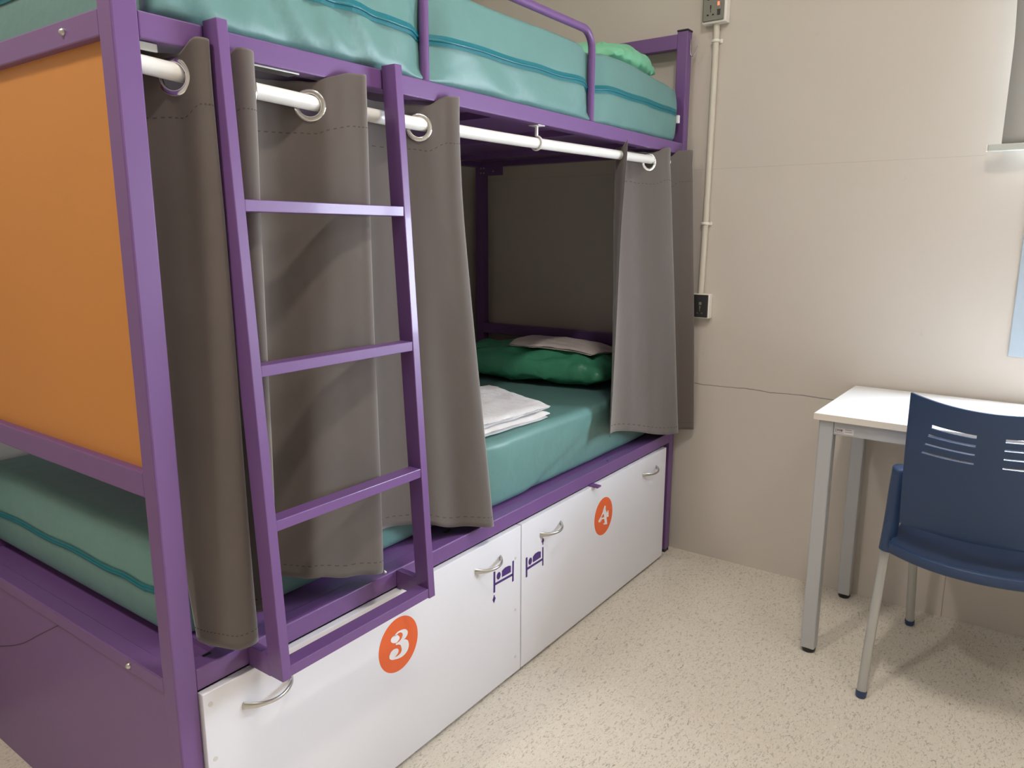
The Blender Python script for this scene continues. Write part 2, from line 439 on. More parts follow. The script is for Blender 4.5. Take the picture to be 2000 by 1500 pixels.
for bx, bz in ((-.915, 1.500), (-.90, 1.500), (-.915, 1.520), (-.90, 1.520), (-.85, 1.505)):
    MB().cyl((bx, 2.0235, bz), (bx, 2.0215, bz), .0035, 10).build('bolt', STEEL, bk)
# padlock tab on the lower rail
MB().box((-.004, 1.408, .4475), (.030, 1.432, .4535), .001).build('padlock_tab', PURPLE, bed)
# wire hook on the far post
wp = catmull([(.004, 2.047, 1.915), (.003, 2.047, 1.89), (.004, 2.047, 1.866), (.012, 2.047, 1.858), (.020, 2.047, 1.866), (.030, 2.047, 1.890)], 5)
MB().tube(wp, .0022, 8).build('wire_hook', CHROME, bed, True)

# ------------------------------------------------------------------ mattresses
def sm(a, b, x):
    t = min(1, max(0, (x - a) / (b - a))); return t * t * (3 - 2 * t)
def gs(x, s): return math.exp(-(x / s) ** 2)

# ---- upper
U0 = (BX + W + .002, .064, 1.5645); U1 = (-.012, 1.992, 1.762)
def up_def(p):
    x, y, z = p
    fr = sm(-.25, -.012, x)                       # only the front side bulges
    g = (gs(y - gy0, .045) + gs(y - gy1, .045))
    x -= .020 * g * fr * sm(1.565, 1.59, z)
    x += fr * .006 * math.sin((z - 1.5645) / .1975 * math.pi) * (1 - g)
    wob = ns(y * 1.2 + z * 1.6, z * .6, 0, 7.0, 3.1) * .0045 * fr * (1 + 1.3 * gs(y - .5, .45)) 
    x += wob
    t = sm(1.66, 1.762, z)
    z += t * (ns(x, y, 0, 3.0, 1.0) * .007) - t * .006 * g
    z += t * (.004 - .020 * sm(1.55, 1.99, y))
    if y > 1.9: x -= sm(1.9, 1.99, y) * .004 * fr
    # slanted drag folds in the loose cover near the foot
    rr = sm(.05, .14, y) * (1 - sm(.50, .66, y)) * math.sin(max(0, min(1, (z - 1.5645) / .1975)) * math.pi) ** .6
    x += fr * rr * (.0035 * math.sin(72 * (y + (z - 1.56) * .75) + 2.5 * ns(y, z, 0, 5, 1.0)) + .003 * ns(y * 9 + z * 8, z * 2, 0, 1.0, 4.0))
    x += fr * .002 * ns(y * 8 - z * 5, z * 3, 0, 1.0, 9.0)
    lo = 1 - sm(1.5645, 1.585, z)
    x -= fr * lo * (.004 + .004 * ns(0, y, 0, 9, 2))
    return Vector((x, y, z))
um = rounded_block('mattress', U0, U1, .014, (16, 130, 12), TEAL, None, up_def)
tag(um, 'teal vinyl mattress on the upper bunk behind the guard rail', 'mattress')

def ribbon(name, pts, nrm, wdt, parent):
    """zip: two tapes and a raised coil along pts (Vector list), nrm gives the outward normal at each"""
    V = []; Fc = []; mi = []
    prof = [(-1.0, .0026), (-.30, .0032), (-.22, .0052), (0, .0060), (.22, .0052), (.30, .0032), (1.0, .0026)]
    for p, n in zip(pts, nrm):
        for a, h in prof:
            V.append(Vector(p) + Vector((0, 0, a * wdt)) + Vector(n) * h)
    m_ = len(prof)
    for i in range(len(pts) - 1):
        for j in range(m_ - 1):
            a = i * m_ + j; Fc.append([a, a + m_, a + m_ + 1, a + 1])
            mi.append(1 if j in (1, 4) else 0)
    return link_mesh(name, V, Fc, None, parent, smooth=False, mats=[ZIP, ZIPD], midx=mi)
ZIPD = mat('zip_dark', (0.0, 0.10, 0.13), 0.5)
def side_pts(defn, path, z0, zf=None):
    P = []; Nn = []
    for i, (x, y) in enumerate(path):
        zz = z0 + (zf(i, x, y) if zf else 0)
        P.append(defn(Vector((x, y, zz))))
    for i in range(len(P)):
        a = P[max(i - 1, 0)]; c = P[min(i + 1, len(P) - 1)]
        t = (c - a); t.z = 0; t.normalize()
        Nn.append(Vector((t.y, -t.x, 0)))
    return P, Nn
# path near end (left to right) then along the front
def plan(lo, hi, r, corner=8, ystep=.012, xstep=.03):
    pth = []
    x = lo[0] + r
    while x < hi[0] - r: pth.append((x, lo[1])); x += xstep
    for k in range(corner + 1):
        a = math.pi / 2 * k / corner; pth.append((hi[0] - r + r * math.sin(a), lo[1] + r - r * math.cos(a)))
    y = lo[1] + r + ystep
    while y < hi[1] - r * .6: pth.append((hi[0], y)); y += ystep
    return pth
P, Nn = side_pts(up_def, plan(U0, U1, .022), 1.661, lambda i, x, y: .0015 * math.sin(y * 30) + .004 * math.sin(y * 4.4 + 1) - .004 * (gs(y - gy0, .05) + gs(y - gy1, .05)))
ribbon('zipper', P, Nn, .0105, um)
MB().box((-.012, 1.984, 1.628), (-.002, 1.996, 1.655), .002).build('care_tag', WSTICK, um)

# ---- lower
L0 = (BX + .014, .070, .4948); L1 = (-.050, 2.000, .690)
def lo_def(p):
    x, y, z = p
    fr = sm(-.35, -.05, x)
    x -= fr * .040 * (1 - sm(.78, 1.00, y))
    # rounded plan corners
    d = .10 - (y - .072)
    if d > 0: x -= fr * (.10 - math.sqrt(max(0, .10 ** 2 - d * d))) * .75
    dl = (x - BX - W)
    d2 = y - 1.90
    if d2 > 0: x -= fr * (.10 - math.sqrt(max(0, .10 ** 2 - min(d2, .1) ** 2))) * .9
    zz = (z - .4935) / .1965
    x += fr * (.016 * sm(0, 1, zz) + .004 * math.sin(zz * math.pi)) * (.15 + .85 * sm(.8, 1.0, y))
    x += ns(y * .9 - z * 2.2, z, 0, 5.0, 8.0) * .004 * fr
    yn = 1 - sm(.072, .3, y)
    y -= yn * .012 * math.sin(zz * math.pi)
    z += sm(.6, .69, z) * (.006 * ns(x, y, 0, 2.6, 5.0) + .004 * (1 - gs(x + .5, .3)))
    # small pucker on the front near the far end
    z += fr * .004 * gs(y - 1.2, .05) * gs(zz - .15, .2)
    x -= fr * .006 * gs(y - 1.20 - (zz - .1) * .5, .025) * (1 - zz)
    return Vector((x, y, z))
lm = rounded_block('mattress', L0, L1, .024, (18, 90, 12), TEAL, None, lo_def)
tag(lm, 'teal vinyl mattress on the lower bunk behind the grey curtains', 'mattress')
P, Nn = side_pts(lo_def, plan(L0, L1, .024)[:38], .592, lambda i, x, y: .002 * math.sin(x * 24) if y < .11 else 0)
ribbon('zipper', P, Nn, .0075, lm)

# ------------------------------------------------------------------ pillows
def pillow(name, size, mt, label, seed, loc, rz, pinch=1.0, tilt=(0, 0)):
    a, b_, h = size
    n = 44; V = []; Fc = []
    def pt(u, v, s):
        e = (1 - abs(u) ** 3.4) * (1 - abs(v) ** 3.0)
        k = max(0, e) ** .38
        cx = 1 - .07 * (v * v) * pinch; cy = 1 - .10 * (u * u) * pinch
        x = u * a * cx; y = v * b_ * cy
        edge = 1 - max(0, e) ** .8
        wr = ns(u * 2.2, v * 2.2, s, 2.6, seed) * .018 + (ns(u * 9, v * 3, s, 1.6, seed + 4) * .016 + abs(ns(u * 6 + v * 3, v * 2, s, 1.6, seed + 14)) * -.018) * edge * (1 - abs(u) ** 9)
        z = s * h * k * (1 if s > 0 else .50) + wr * k * s
        x += ns(u * 3, v * 3, 0, 2, seed + 9) * .006; y += ns(u * 4, v * 2, 0, 2, seed + 2) * .010
        z += .010 * ns(u * 5, v * 5, 0, 1.5, seed + 6) * edge
        return Vector((x, y, z + h * .5 * (1 if s else 1)))
    idx = {}
    for s in (1, -1):
        for i in range(n + 1):
            for j in range(n + 1):
                u = math.sin(math.pi / 2 * (2 * i / n - 1)); v = math.sin(math.pi / 2 * (2 * j / n - 1))
                if s == -1 and (i in (0, n) or j in (0, n)): idx[(s, i, j)] = idx[(1, i, j)]; continue
                idx[(s, i, j)] = len(V); V.append(pt(u, v, s))
        for i in range(n):
            for j in range(n):
                f = [idx[(s, i, j)], idx[(s, i + 1, j)], idx[(s, i + 1, j + 1)], idx[(s, i, j + 1)]]
                Fc.append(f if s == 1 else f[::-1])
    o = link_mesh(name, V, Fc, mt, None, smooth=True)
    o.location = loc; o.rotation_euler = (tilt[0], tilt[1], rz)
    # seam piping
    return tag(o, label, 'pillow')
pl = pillow('pillow', (.355, .185, .085), GREEN, 'dark green vinyl pillow at the head of the lower bunk', 11.0, (-.475, 1.828, .698), math.radians(6))
pu = pillow('pillow', (.33, .19, .070), MINT, 'light green vinyl pillow at the head of the upper bunk', 23.0, (-.385, 1.775, 1.766), math.radians(4))

# ------------------------------------------------------------------ folded sheets
def folded(name, quad, z0, th, mt, label, seed, layers=2, zf=None, parent=None, cat='folded sheet'):
    """quad: 4 xy corners counter-clockwise"""
    root = None
    V = []; Fc = []
    n = 22
    def q(u, v):
        a, b_, c, d = [Vector((*k, 0)) for k in quad]
        return (a * (1 - u) + b_ * u) * (1 - v) + (d * (1 - u) + c * u) * v
    for L in range(layers):
        base = len(V)
        sh = L * .008; lt = th / layers
        rows = []
        prof = [(-1, .08), (-1, .35), (-.995, .65), (-.975, .88)]
        for s, zz in ((0, 0), (1, 1)):
            for i in range(n + 1):
                for j in range(n + 1):
                    u = i / n; v = j / n
                    du = ns(v * 3, L, s, 1.7, seed) * .018 ; dv = ns(u * 3, L, s, 1.9, seed + 3) * .018
                    p = q(min(max(u + du * (1 - abs(2 * u - 1)) * 0 + du, -.02), 1.02), min(max(v + dv, -.02), 1.02))
                    p.x += sh * (random.random() * .05) + (L % 2) * .005
                    e = min(u, 1 - u, v, 1 - v)
                    rnd = 1 - (max(0, .03 - e) / .03) ** 2 * .55
                    z = z0 + (zf(p.x, p.y) if zf else 0) + L * lt * 1.02
                    wav = .0035 * ns(u * 4, v * 4, L, 1.6, seed + 5) + .002 * ns(u * 9, v * 9, L, 1.4, seed + 8)
                    z += (lt * rnd if s else lt * (1 - rnd) * .6) + wav * (1 if s or L else .2)
                    V.append(Vector((p.x, p.y, z)))
        N2 = (n + 1) ** 2
        for i in range(n):
            for j in range(n):
                a = base + i * (n + 1) + j
                Fc.append([a, a + 1, a + n + 2, a + n + 1]); b2 = a + N2
                Fc.append([b2, b2 + n + 1, b2 + n + 2, b2 + 1])
        rim = [i * (n + 1) for i in range(n + 1)] + [n * (n + 1) + j for j in range(1, n + 1)] + [i * (n + 1) + n for i in range(n - 1, -1, -1)] + [j for j in range(n - 1, 0, -1)]
        for k in range(len(rim)):
            a = base + rim[k]; b3 = base + rim[(k + 1) % len(rim)]
            Fc.append([a, b3, b3 + N2, a + N2])
    o = link_mesh(name, V, Fc, mt, parent, smooth=True)
    o.data.set_sharp_from_angle(angle=math.radians(50))
    return tag(o, label, cat)
folded('folded_sheet', [(-.085, .80), (-.060, 1.255), (-.42, 1.43), (-.50, .95)], .695, .022, SHEET, 'white sheet folded flat on the lower mattress, the under one of two', 2.0)
folded('folded_sheet', [(-.090, .81), (-.072, 1.275), (-.41, 1.41), (-.49, .96)], .7185, .020, SHEET, 'white sheet lying on top of another white sheet on the lower mattress', 6.0)
def ptop(x, y):
    # height of the dark green pillow's top under the cloth
    c, s = math.cos(math.radians(6)), math.sin(math.radians(6)); dx, dy = x + .475, y - 1.828
    u = max(-1, min(1, (dx * c + dy * s) / .355)); v = max(-1, min(1, (-dx * s + dy * c) / .185))
    return .085 * (max(0, (1 - abs(u) ** 3.4) * (1 - abs(v) ** 3.0))) ** .34
folded('folded_pillowcase', [(-.535, 1.70), (-.19, 1.735), (-.16, 1.90), (-.60, 1.955)], .748, .012, SHEET2, 'beige folded pillowcase lying on the dark green pillow', 9.0, zf=ptop, cat='folded cloth')
folded('folded_pillowcase', [(-.56, 1.585), (-.40, 1.52), (-.14, 1.60), (-.18, 1.72)], 1.772, .022, SHEET, 'white folded cloth beside the light green pillow on the upper bunk', 14.0, cat='folded cloth')

# ------------------------------------------------------------------ curtains
def curtain(name, knots, ztop, zbot, gromm, label, tp=1.0, seed=0.0, ppk=5, crease=None):
    """knots: (y_top, x_top, y_bottom, x_bottom)"""
    T = catmull([(k[0], k[1]) for k in knots], ppk); B = catmull([(k[2], k[3]) for k in knots], ppk)
    n = len(T); rows = []
    zt0 = 1.536
    nz = 96
    V = []; Fc = []
    arc = [0]
    for i in range(1, n): arc.append(arc[-1] + math.hypot(T[i][0] - T[i - 1][0], T[i][1] - T[i - 1][1]))
    gpos = []
    for r in range(nz + 1):
        t = r / nz; t = t ** .9 if False else t
        # finer rows in the header
        tt = t * .12 / .30 if t < .30 else .12 + (t - .30) / .70 * .88
        k = max(0, (tt - .05) / .95) ** tp
        for i in range(n):
            y = T[i][0] * (1 - k) + B[i][0] * k; x = T[i][1] * (1 - k) + B[i][1] * k
            zt = ztop(arc[i]) - .022 * (1 - sm(-.012, .018, T[i][1])) + .004 * ns(arc[i] * 9, 0, 0, 3, seed) ; zb = zbot(B[i][0]) + .0035 * ns(arc[i], 1, 0, 9, seed + 4)
            z = zt + (zb - zt) * tt
            amp = .0045 * min(1, tt * 4)
            x += ns(arc[i] * 2.6, z * .55, 0, 3.0, seed) * amp * 1.4; y += ns(arc[i] * 2.3, z * .5, 4, 3.0, seed + 2) * amp
            rp_ = min(1, tt * 3)
            x += rp_ * (.0050 * ns(arc[i] * 11 + z * .8, z * .5, 0, 1.0, seed + 3) + .0016 * ns(arc[i] * 26 - z * 1.5, z * .9, 0, 1.0, seed + 5))
            x += .0018 * ns(arc[i] * 40, z * 3, 0, 1.0, seed + 6) * gs(tt - .05, .05)
            if crease: 
                dx = crease(arc[i], y, z)
                x += dx
            V.append(Vector((x, y, z)))
    # grommet centres
    G = []
    for gy in gromm:
        bi = min(range(n), key=lambda i: abs(T[i][0] - gy[0]) + (0 if gy[2] > 0 else 0) + 4 * abs(T[i][1] + .02))
        i0 = max(0, bi - 2); i1 = min(n - 1, bi + 2)
        tv = Vector((T[i1][1] - T[i0][1], T[i1][0] - T[i0][0], 0)).normalized()
        G.append((Vector((T[bi][1], T[bi][0], gy[1])), tv, arc[bi]))
    hole = .0215
    def inside(v, ai):
        for c, tv, a in G:
            if abs(ai - a) < .05 and ((ai - a) ** 2 + (v.z - c.z) ** 2) ** .5 < hole + .002: return True
        return False
    for r in range(nz):
        for i in range(n - 1):
            q = [r * n + i, r * n + i + 1, (r + 1) * n + i + 1, (r + 1) * n + i]
            cz = sum(V[k].z for k in q) / 4; ca = (arc[i] + arc[i + 1]) / 2
            if any(abs(ca - a) < .03 and ((ca - a) ** 2 + (cz - c.z) ** 2) ** .5 < hole for c, tv, a in G): continue
            Fc.append(q[::-1])
    o = link_mesh(name, V, Fc, CURT, None, smooth=True)
    sd = o.modifiers.new('thickness', 'SOLIDIFY'); sd.thickness = .0016; sd.offset = 0
    tag(o, label, 'curtain')
    for c, tv, a in G:
        # flat eyelet ring with a rolled rim, in the cloth's plane
        nrm = tv.cross(Vector((0, 0, 1))).normalized()
        prof = [(.0195, .0), (.0200, .0035), (.0215, .0048), (.0240, .0040), (.0270, .0044), (.0290, .0030), (.0300, .0)]
        prof = prof + [(r_, -h_) for r_, h_ in reversed(prof[1:-1])]
        vv = []; ff = []; m_ = len(prof); kk = 40
        for j in range(kk):
            an = 2 * math.pi * j / kk; d = tv * math.cos(an) + Vector((0, 0, 1)) * math.sin(an)
            for r_, h_ in prof: vv.append(c + d * r_ + nrm * h_)
        for j in range(kk):
            for q in range(m_):
                ff.append([j * m_ + q, j * m_ + (q + 1) % m_, ((j + 1) % kk) * m_ + (q + 1) % m_, ((j + 1) % kk) * m_ + q])
        link_mesh('eyelet', vv, ff, CHROME, o, smooth=True)
    # stitched header seam: thin thread following the cloth
    for row in (min(range(nz + 1), key=lambda r: abs(V[r * n + n // 2].z - 1.425)), nz - 2):
     P = []
     for i in range(n):
         p = V[row * n + i]; a = V[row * n + max(i - 1, 0)]; c2 = V[row * n + min(i + 1, n - 1)]
         t = (c2 - a).normalized(); nn = t.cross(Vector((0, 0, 1))).normalized()
         P.append(p + nn * .0010)
     V2 = []; F2 = []
     for i, p in enumerate(P):
         V2 += [p + Vector((0, 0, .0010)), p - Vector((0, 0, .0010))]
     F2 = [[2 * i, 2 * i + 1, 2 * i + 3, 2 * i + 2] for i in range(len(P) - 1) if i % 2 == 0]
     link_mesh('seam_stitching', V2, F2, STITCH, o)
    return o
STITCH = mat('stitch_thread', (0.06, 0.05, 0.045), 0.9)
def lerp(x, T):
    for (a, p), (b, q) in zip(T, T[1:]):
        if x <= b: return p + (q - p) * sm(a, b, x)
    return T[-1][1]
HEM = [(.0, .528), (.08, .522), (.112, .511), (.150, .516), (.20, .56), (.24, .574), (.30, .566), (.38, .545), (.455, .531), (.49, .562), (.56, .566), (.65, .556), (.76, .524), (.86, .506), (1.0, .512)]
K1 = [(.030, -.065, .076, -.048), (.060, -.060, .078, -.028), (.084, -.040, .081, -.008), (.101, -.020, .088, .011), (.110, .000, .100, .025),
      (.121, .017, .117, .034), (.1325, .026, .1375, .039), (.1395, .018, .1480, .026), (.1455, -.020, .152, -.03), (.153, -.050, .155, -.06),
      (.163, -.052, .163, -.062), (.176, -.025, .172, -.04), (.190, .010, .180, .0), (.205, .022, .190, .02), (.219, .020, .202, .018),
      (.230, .005, .210, -.01), (.238, -.020, .216, -.045), (.252, -.052, .228, -.064), (.280, -.064, .248, -.068), (.315, -.058, .266, -.052),
      (.342, -.040, .283, -.030), (.366, -.020, .298, -.006), (.388, -.002, .328, .006), (.418, .011, .372, .018), (.446, .021, .416, .030),
      (.463, .026, .449, .037), (.476, .012, .464, .022), (.490, -.035, .474, -.04), (.512, -.058, .50, -.062), (.552, -.065, .56, -.070),
      (.600, -.056, .61, -.066), (.635, -.038, .655, -.052), (.661, -.020, .70, -.026), (.685, -.004, .75, -.012), (.712, .010, .79, .014),
      (.732, .022, .825, .034), (.748, .022, .848, .038), (.757, .004, .863, .018), (.765, -.032, .872, -.03), (.775, -.055, .885, -.055), (.790, -.065, .90, -.06)]
c1 = curtain('curtain', K1, lambda a: 1.5375, lambda y: lerp(y, HEM), [(.101, 1.482, 1), (.366, 1.4745, 1), (.661, 1.468, 1), (.238, 1.478, 1)],
             'wide taupe curtain gathered in folds behind the ladder', tp=1.35, seed=1.3)
K2 = [(1.575, .012, 1.485, .026), (1.585, -.005, 1.505, .016), (1.60, -.04, 1.54, .004), (1.65, -.055, 1.62, -.004), (1.71, -.05, 1.70, .002),
      (1.76, -.038, 1.78, .012), (1.7955, -.020, 1.84, .024), (1.825, -.002, 1.90, .035), (1.86, .012, 1.95, .046), (1.885, .016, 1.98, .05),
      (1.897, .008, 1.994, .042), (1.905, -.010, 2.002, .02), (1.918, -.020, 2.006, .01), (1.94, -.01, 2.015, .018), (1.965, .012, 2.03, .03),
      (1.985, .030, 2.045, .05), (2.0, .040, 2.058, .07), (2.01, .045, 2.066, .075)]
c2 = curtain('curtain', K2, lambda a: 1.5345, lambda y: .600 - .09 * sm(1.5, 2.0, y), [(1.7955, 1.482, 1), (1.925, 1.484, 1)],
             'narrow taupe curtain hanging at the far end by the wall', tp=.9, seed=7.7)

# ------------------------------------------------------------------ storage drawers
XF = .0105
def glyph(name, polys, mt, parent, cy=0., cz=0., h=.0004, hole=None):
    b = MB()
    for pl_ in polys:
        b.poly([(XF + h, cy + y / 1000., cz + z / 1000.) for y, z in pl_])
    o = b.build(name, mt, parent)
    return o
def ellipse(cy, cz, ry, rz, n=40): return [(cy + ry * math.cos(2 * math.pi * i / n), cz + rz * math.sin(2 * math.pi * i / n)) for i in range(n)]
def rd(pts, n=4):
    return [tuple(q) for q in catmull(pts + [pts[0]], n)[:-1]]
def handle(y0_, y1_, z, parent):
    N_ = 18; P = []; ra = []; rb = []
    for i in range(N_ + 1):
        t = i / N_; s = math.sin(math.pi * t)
        P.append((XF - .001 + .030 * s ** .75, y0_ + (y1_ - y0_) * t, z - .002 * s))
        e = abs(2 * t - 1)
        ra.append(.0028 + .0012 * e); rb.append(.0038 + .0040 * e ** 2)
    return MB().tube(P, ra, 12, rz=rb).build('handle', STEEL, parent, True)
def drawer(ya, yb, lab):
    d = thing('storage_drawer', lab, 'drawer', 'drawers under the bunk')
    MB().box((XF - .017, ya, .0106), (XF, yb, .4488), .0012).build('drawer_front', LAMIN, d)
    b = MB(); x0, x1 = -.86, XF - .017
    b.box((x0, ya + .012, .02), (x1, ya + .027, .40)); b.box((x0, yb - .047, .02), (x1, yb - .032, .40))
    b.box((x0, ya + .027, .02), (x0 + .015, yb - .047, .40)); b.box((x0 + .015, ya + .027, .02), (x1, yb - .047, .032))
    b.build('drawer_box', LAMIN, d)
    for xx in (-.75, -.12):
        for yy in (ya + .1, yb - .14): MB().cyl((xx, yy, .0125), (xx, yy + .02, .0125), .0125, 16).build('castor', BLACK, d)
    return d
CAPS = mat('screw_cap', (0.66, 0.63, 0.60), 0.5)
def cap(y, z, parent, r=.0045):
    MB().tube([(XF - .0005, y, z), (XF + .0006, y, z)], r, 14).build('screw_cap', CAPS, parent)
d3 = drawer(.0415, 1.0105, 'white drawer front numbered 3, below the ladder')
handle(.119, .228, .386, d3); handle(.807, .916, .3885, d3)
st = glyph('number_disc', [ellipse(0, 0, 63.5, 66.0, 56)], ORSTICK, d3, .5235, .3185, .0003)
tag(st, 'round orange sticker with a white 3')
glyph('number', [rd([(-24.9, 23.4), (-19.9, 27.4), (-11.7, 28.0), (-3.6, 24.9), (2.8, 16.8), (0.9, 11.3), (-7.6, 7.6), (-17.3, 10.9), (-24.4, 16.8)]),
                 rd([(-16.6, 27.1), (-3.3, 32.4), (11.7, 31.3), (21.7, 28.0), (28.3, 21.8), (29.7, 14.7), (26.1, 8.5), (15.7, 4.3), (12.9, 19.8), (8.1, 25.9), (-0.1, 28.4), (-6.8, 25.8)], 2),
                 [(15.7, 4.3), (21.5, 2.5), (25.8, -0.4), (29.5, -4.5), (31.4, -9.6), (32.4, -15), (31.9, -20.3), (29.8, -25.4), (26.4, -29.4), (21.8, -32.7), (16.0, -34.8), (8, -35.9), (0.8, -35.2), (-8, -33.4), (-15.7, -30.9), (-13.9, -26.0), (-6.5, -26.9), (-0.6, -26.1), (4.2, -24.4), (7.2, -21.4), (8.3, -17), (7.5, -12.5), (6.3, -6.8), (3.7, -2.9), (-2, .2), (-9.4, 2.0), (-10.1, 6.2), (-3, 6.1), (2.4, 6.7), (7.5, 9.2), (11.0, 13.0), (12.3, 17), (13.3, 19.8)],
                 rd([(-31.4, -15.4), (-26.2, -7.8), (-16.3, -4.9), (-6.5, -7.7), (-1.7, -13.2), (-3.7, -20.0), (-10.5, -24.4), (-13.9, -26.0), (-15.7, -30.9), (-25.3, -26.8), (-30.8, -21.6)])],
      WSTICK, st, .5235, .3185, .0007)
pg = glyph('bed_symbol', [[(883.5, 358.5), (892.0, 357), (891, 297), (883, 298)], [(969.8, 357), (977.6, 357), (976.4, 296), (968.8, 296)], [(890.0, 324.0), (971.2, 321.0), (971.2, 313.8), (890.0, 316.8)],
                          ellipse(906.7, 338.6, 9.3, 10.4, 24), rd([(921.1, 328.8), (921.1, 347.1), (935.2, 351.5), (951.8, 350.6), (963.0, 346.4), (963.0, 327.5)], 1),
                          [(886.3, 292.0), (889, 288.5), (888.2, 286.5), (893.2, 279.2), (885.4, 266.6), (879.0, 279.2), (884.4, 286.5), (883.9, 288.5)]], PSTICK, d3)
tag(pg, 'dark purple bed symbol with an arrow pointing down')
for y, z in ((.055, .425), (.056, .315), (.985, .36), (.985, .205), (.985, .06)): cap(y, z, d3)
d4 = drawer(1.0150, 1.975, 'white drawer front numbered 4, at the far end below the open bunk')
handle(1.109, 1.221, .3885, d4); handle(1.776, 1.890, .3935, d4)
st = glyph('number_disc', [ellipse(0, 0, 61.5, 64.5, 56)], ORSTICK, d4, 1.4887, .3255, .0003)
tag(st, 'round orange sticker with a white 4')
glyph('number', [[(4.9, 36.0), (12.9, 30.9), (12.5, 20), (5, 20), (-3.1, 20), (-7, 17.5), (-2.1, 26)],
                 [(-3.1, 20.5), (12.5, 20.5), (17.5, 10), (10, 8), (0.2, 9.8), (-16.2, 1.8), (-18, 5)],
                 [(-18, 5), (-16.2, 2.2), (-12, -2.5), (-26, -14), (-33.2, -11.1), (-35.0, -5.3), (-26.2, -0.2)],
                 [(-22.9, -15.7), (-12, -2.5), (4.5, -4.9), (4.9, -11.4), (-10.7, -7.8), (-18, -13.2)],
                 [(0.2, 9.8), (19.1, 11.9), (22.2, 3.0), (21.6, -15.4), (26.9, -34.4), (24.3, -36.5), (0.6, -29.8), (-0.6, -25.2), (8.2, -25.7), (4.9, -11.4), (4.5, -4.7)],
                 [(22.2, 3.0), (26.9, 12.1), (32.2, 10.5), (35.1, -13.0), (22.9, -10.5)]], WSTICK, st, 1.4887, .3255, .0007)
pg = glyph('bed_symbol', [[(1034.9, 343), (1043.4, 343), (1043.6, 282.5), (1035.6, 282.5)], [(1119.6, 345), (1126.4, 345), (1126.9, 286.5), (1120.0, 286.5)], [(1042.5, 310.9), (1120.4, 311.2), (1120.6, 303.9), (1042.5, 303.1)],
                          ellipse(1057.8, 324.8, 9.1, 10.7, 24), rd([(1070.9, 315.9), (1070.7, 333.4), (1082, 339.2), (1098.4, 339.6), (1112.4, 335.2), (1112.2, 316.6)], 1),
                          [(1122.6, 375), (1130.2, 363.5), (1124.5, 357), (1126, 354.5), (1122.8, 351), (1119.6, 354.5), (1121.2, 357), (1115.4, 364)]], PSTICK, d4)
tag(pg, 'dark purple bed symbol with an arrow pointing up')
SM = mat('scuff', (0.45, 0.42, 0.36), 0.8)

# ------------------------------------------------------------------ desk
desk = thing('desk', 'white desk with grey metal legs against the back wall', 'desk', loc=(.6235, 1.592, 0), rz=math.radians(-1.1))
DW, DD = 1.2, .495
tp = MB().box((0, 0, .7265), (DW, DD, .745), .0008).build('desktop', DESKTOP, desk)
eb = MB(); eb.box((-.0007, -.0007, .7268), (DW + .0007, 0, .7447)); eb.box((-.0007, 0, .7268), (0, DD, .7447)); eb.box((DW, 0, .7268), (DW + .0007, DD, .7447))
eb.build('edge_band', DESKEDGE, tp)
for lx, ly in ((.012, .010), (.012, DD - .052), (DW - .052, .010), (DW - .052, DD - .052)):
    lg = MB().box((lx, ly, .014), (lx + .040, ly + .040, .7265), .004, 3).build('leg', GREYMET, desk)
    MB().tube([(lx + .02, ly + .02, 0), (lx + .02, ly + .02, .006), (lx + .02, ly + .02, .0142)], [.017, .0195, .0195], 20).build('foot', BLACK, lg, True)
for a, b_ in (((.052, .014, .686), (DW - .052, .036, .7265)), ((.052, DD - .036, .686), (DW - .052, DD - .014, .7265))):
    MB().box(a, b_, .002).build('apron', GREYMET, desk)
for xx in (.016, DW - .038):
    MB().box((xx, .050, .686), (xx + .022, DD - .052, .7265), .002).build('side_apron', GREYMET, desk)
sk = MB().box((.056, .0128, .6915), (.106, .014, .7085)).build('paper_label', PAPER, desk)
b = MB()
for k, (xa, xb, za, zb_) in enumerate(((.058, .0595, .695, .706), (.062, .064, .6985, .705), (.0655, .067, .699, .7045), (.0685, .0705, .6985, .705), (.072, .075, .6985, .7045), (.076, .077, .699, .7045), (.083, .100, .7045, .7055), (.083, .102, .6985, .6993), (.060, .080, .6945, .6953))):
    b.box((xa, .0122, za), (xb, .0127, zb_))
b.build('printed_lines', INK, sk)

# ------------------------------------------------------------------ chair
ch = thing('chair', 'dark blue plastic chair with slotted back and grey legs, pulled up to the desk', 'chair', loc=(1.062, 1.47, 0))
def grid_shell(name, fn, us, vs, holes, th, mt, parent):
    V = [fn(u, v) for v in vs for u in us]; n = len(us); Fc = []
    for j in range(len(vs) - 1):
        for i in range(n - 1):
            uc = (us[i] + us[i + 1]) / 2; vc = (vs[j] + vs[j + 1]) / 2
            if any(a < uc < b_ and c < vc < d for a, b_, c, d in holes): continue
            Fc.append([j * n + i, j * n + i + 1, (j + 1) * n + i + 1, (j + 1) * n + i])
    o = link_mesh(name, V, Fc, mt, parent, smooth=True)
    sd = o.modifiers.new('thickness', 'SOLIDIFY'); sd.thickness = th; sd.offset = 0
    bv = o.modifiers.new('edge', 'BEVEL'); bv.width = .0012; bv.segments = 2; bv.limit_method = 'ANGLE'; bv.angle_limit = math.radians(50)
    return o
HB = .182
def back_fn(u, v):
    z = .508 + (.868 - .508) * v
    wdt = HB * (.992 - .026 * v)
    x = u * wdt
    y = -.005 - .085 * v - .030 * math.sin(math.pi * v) * .5 + (.045 + .035 * v) * u * u - (.02 + .03 * v)
    z -= .014 * (1 - u * u) * sm(.6, 1.0, v)
    return Vector((x, y, z))
slots = []
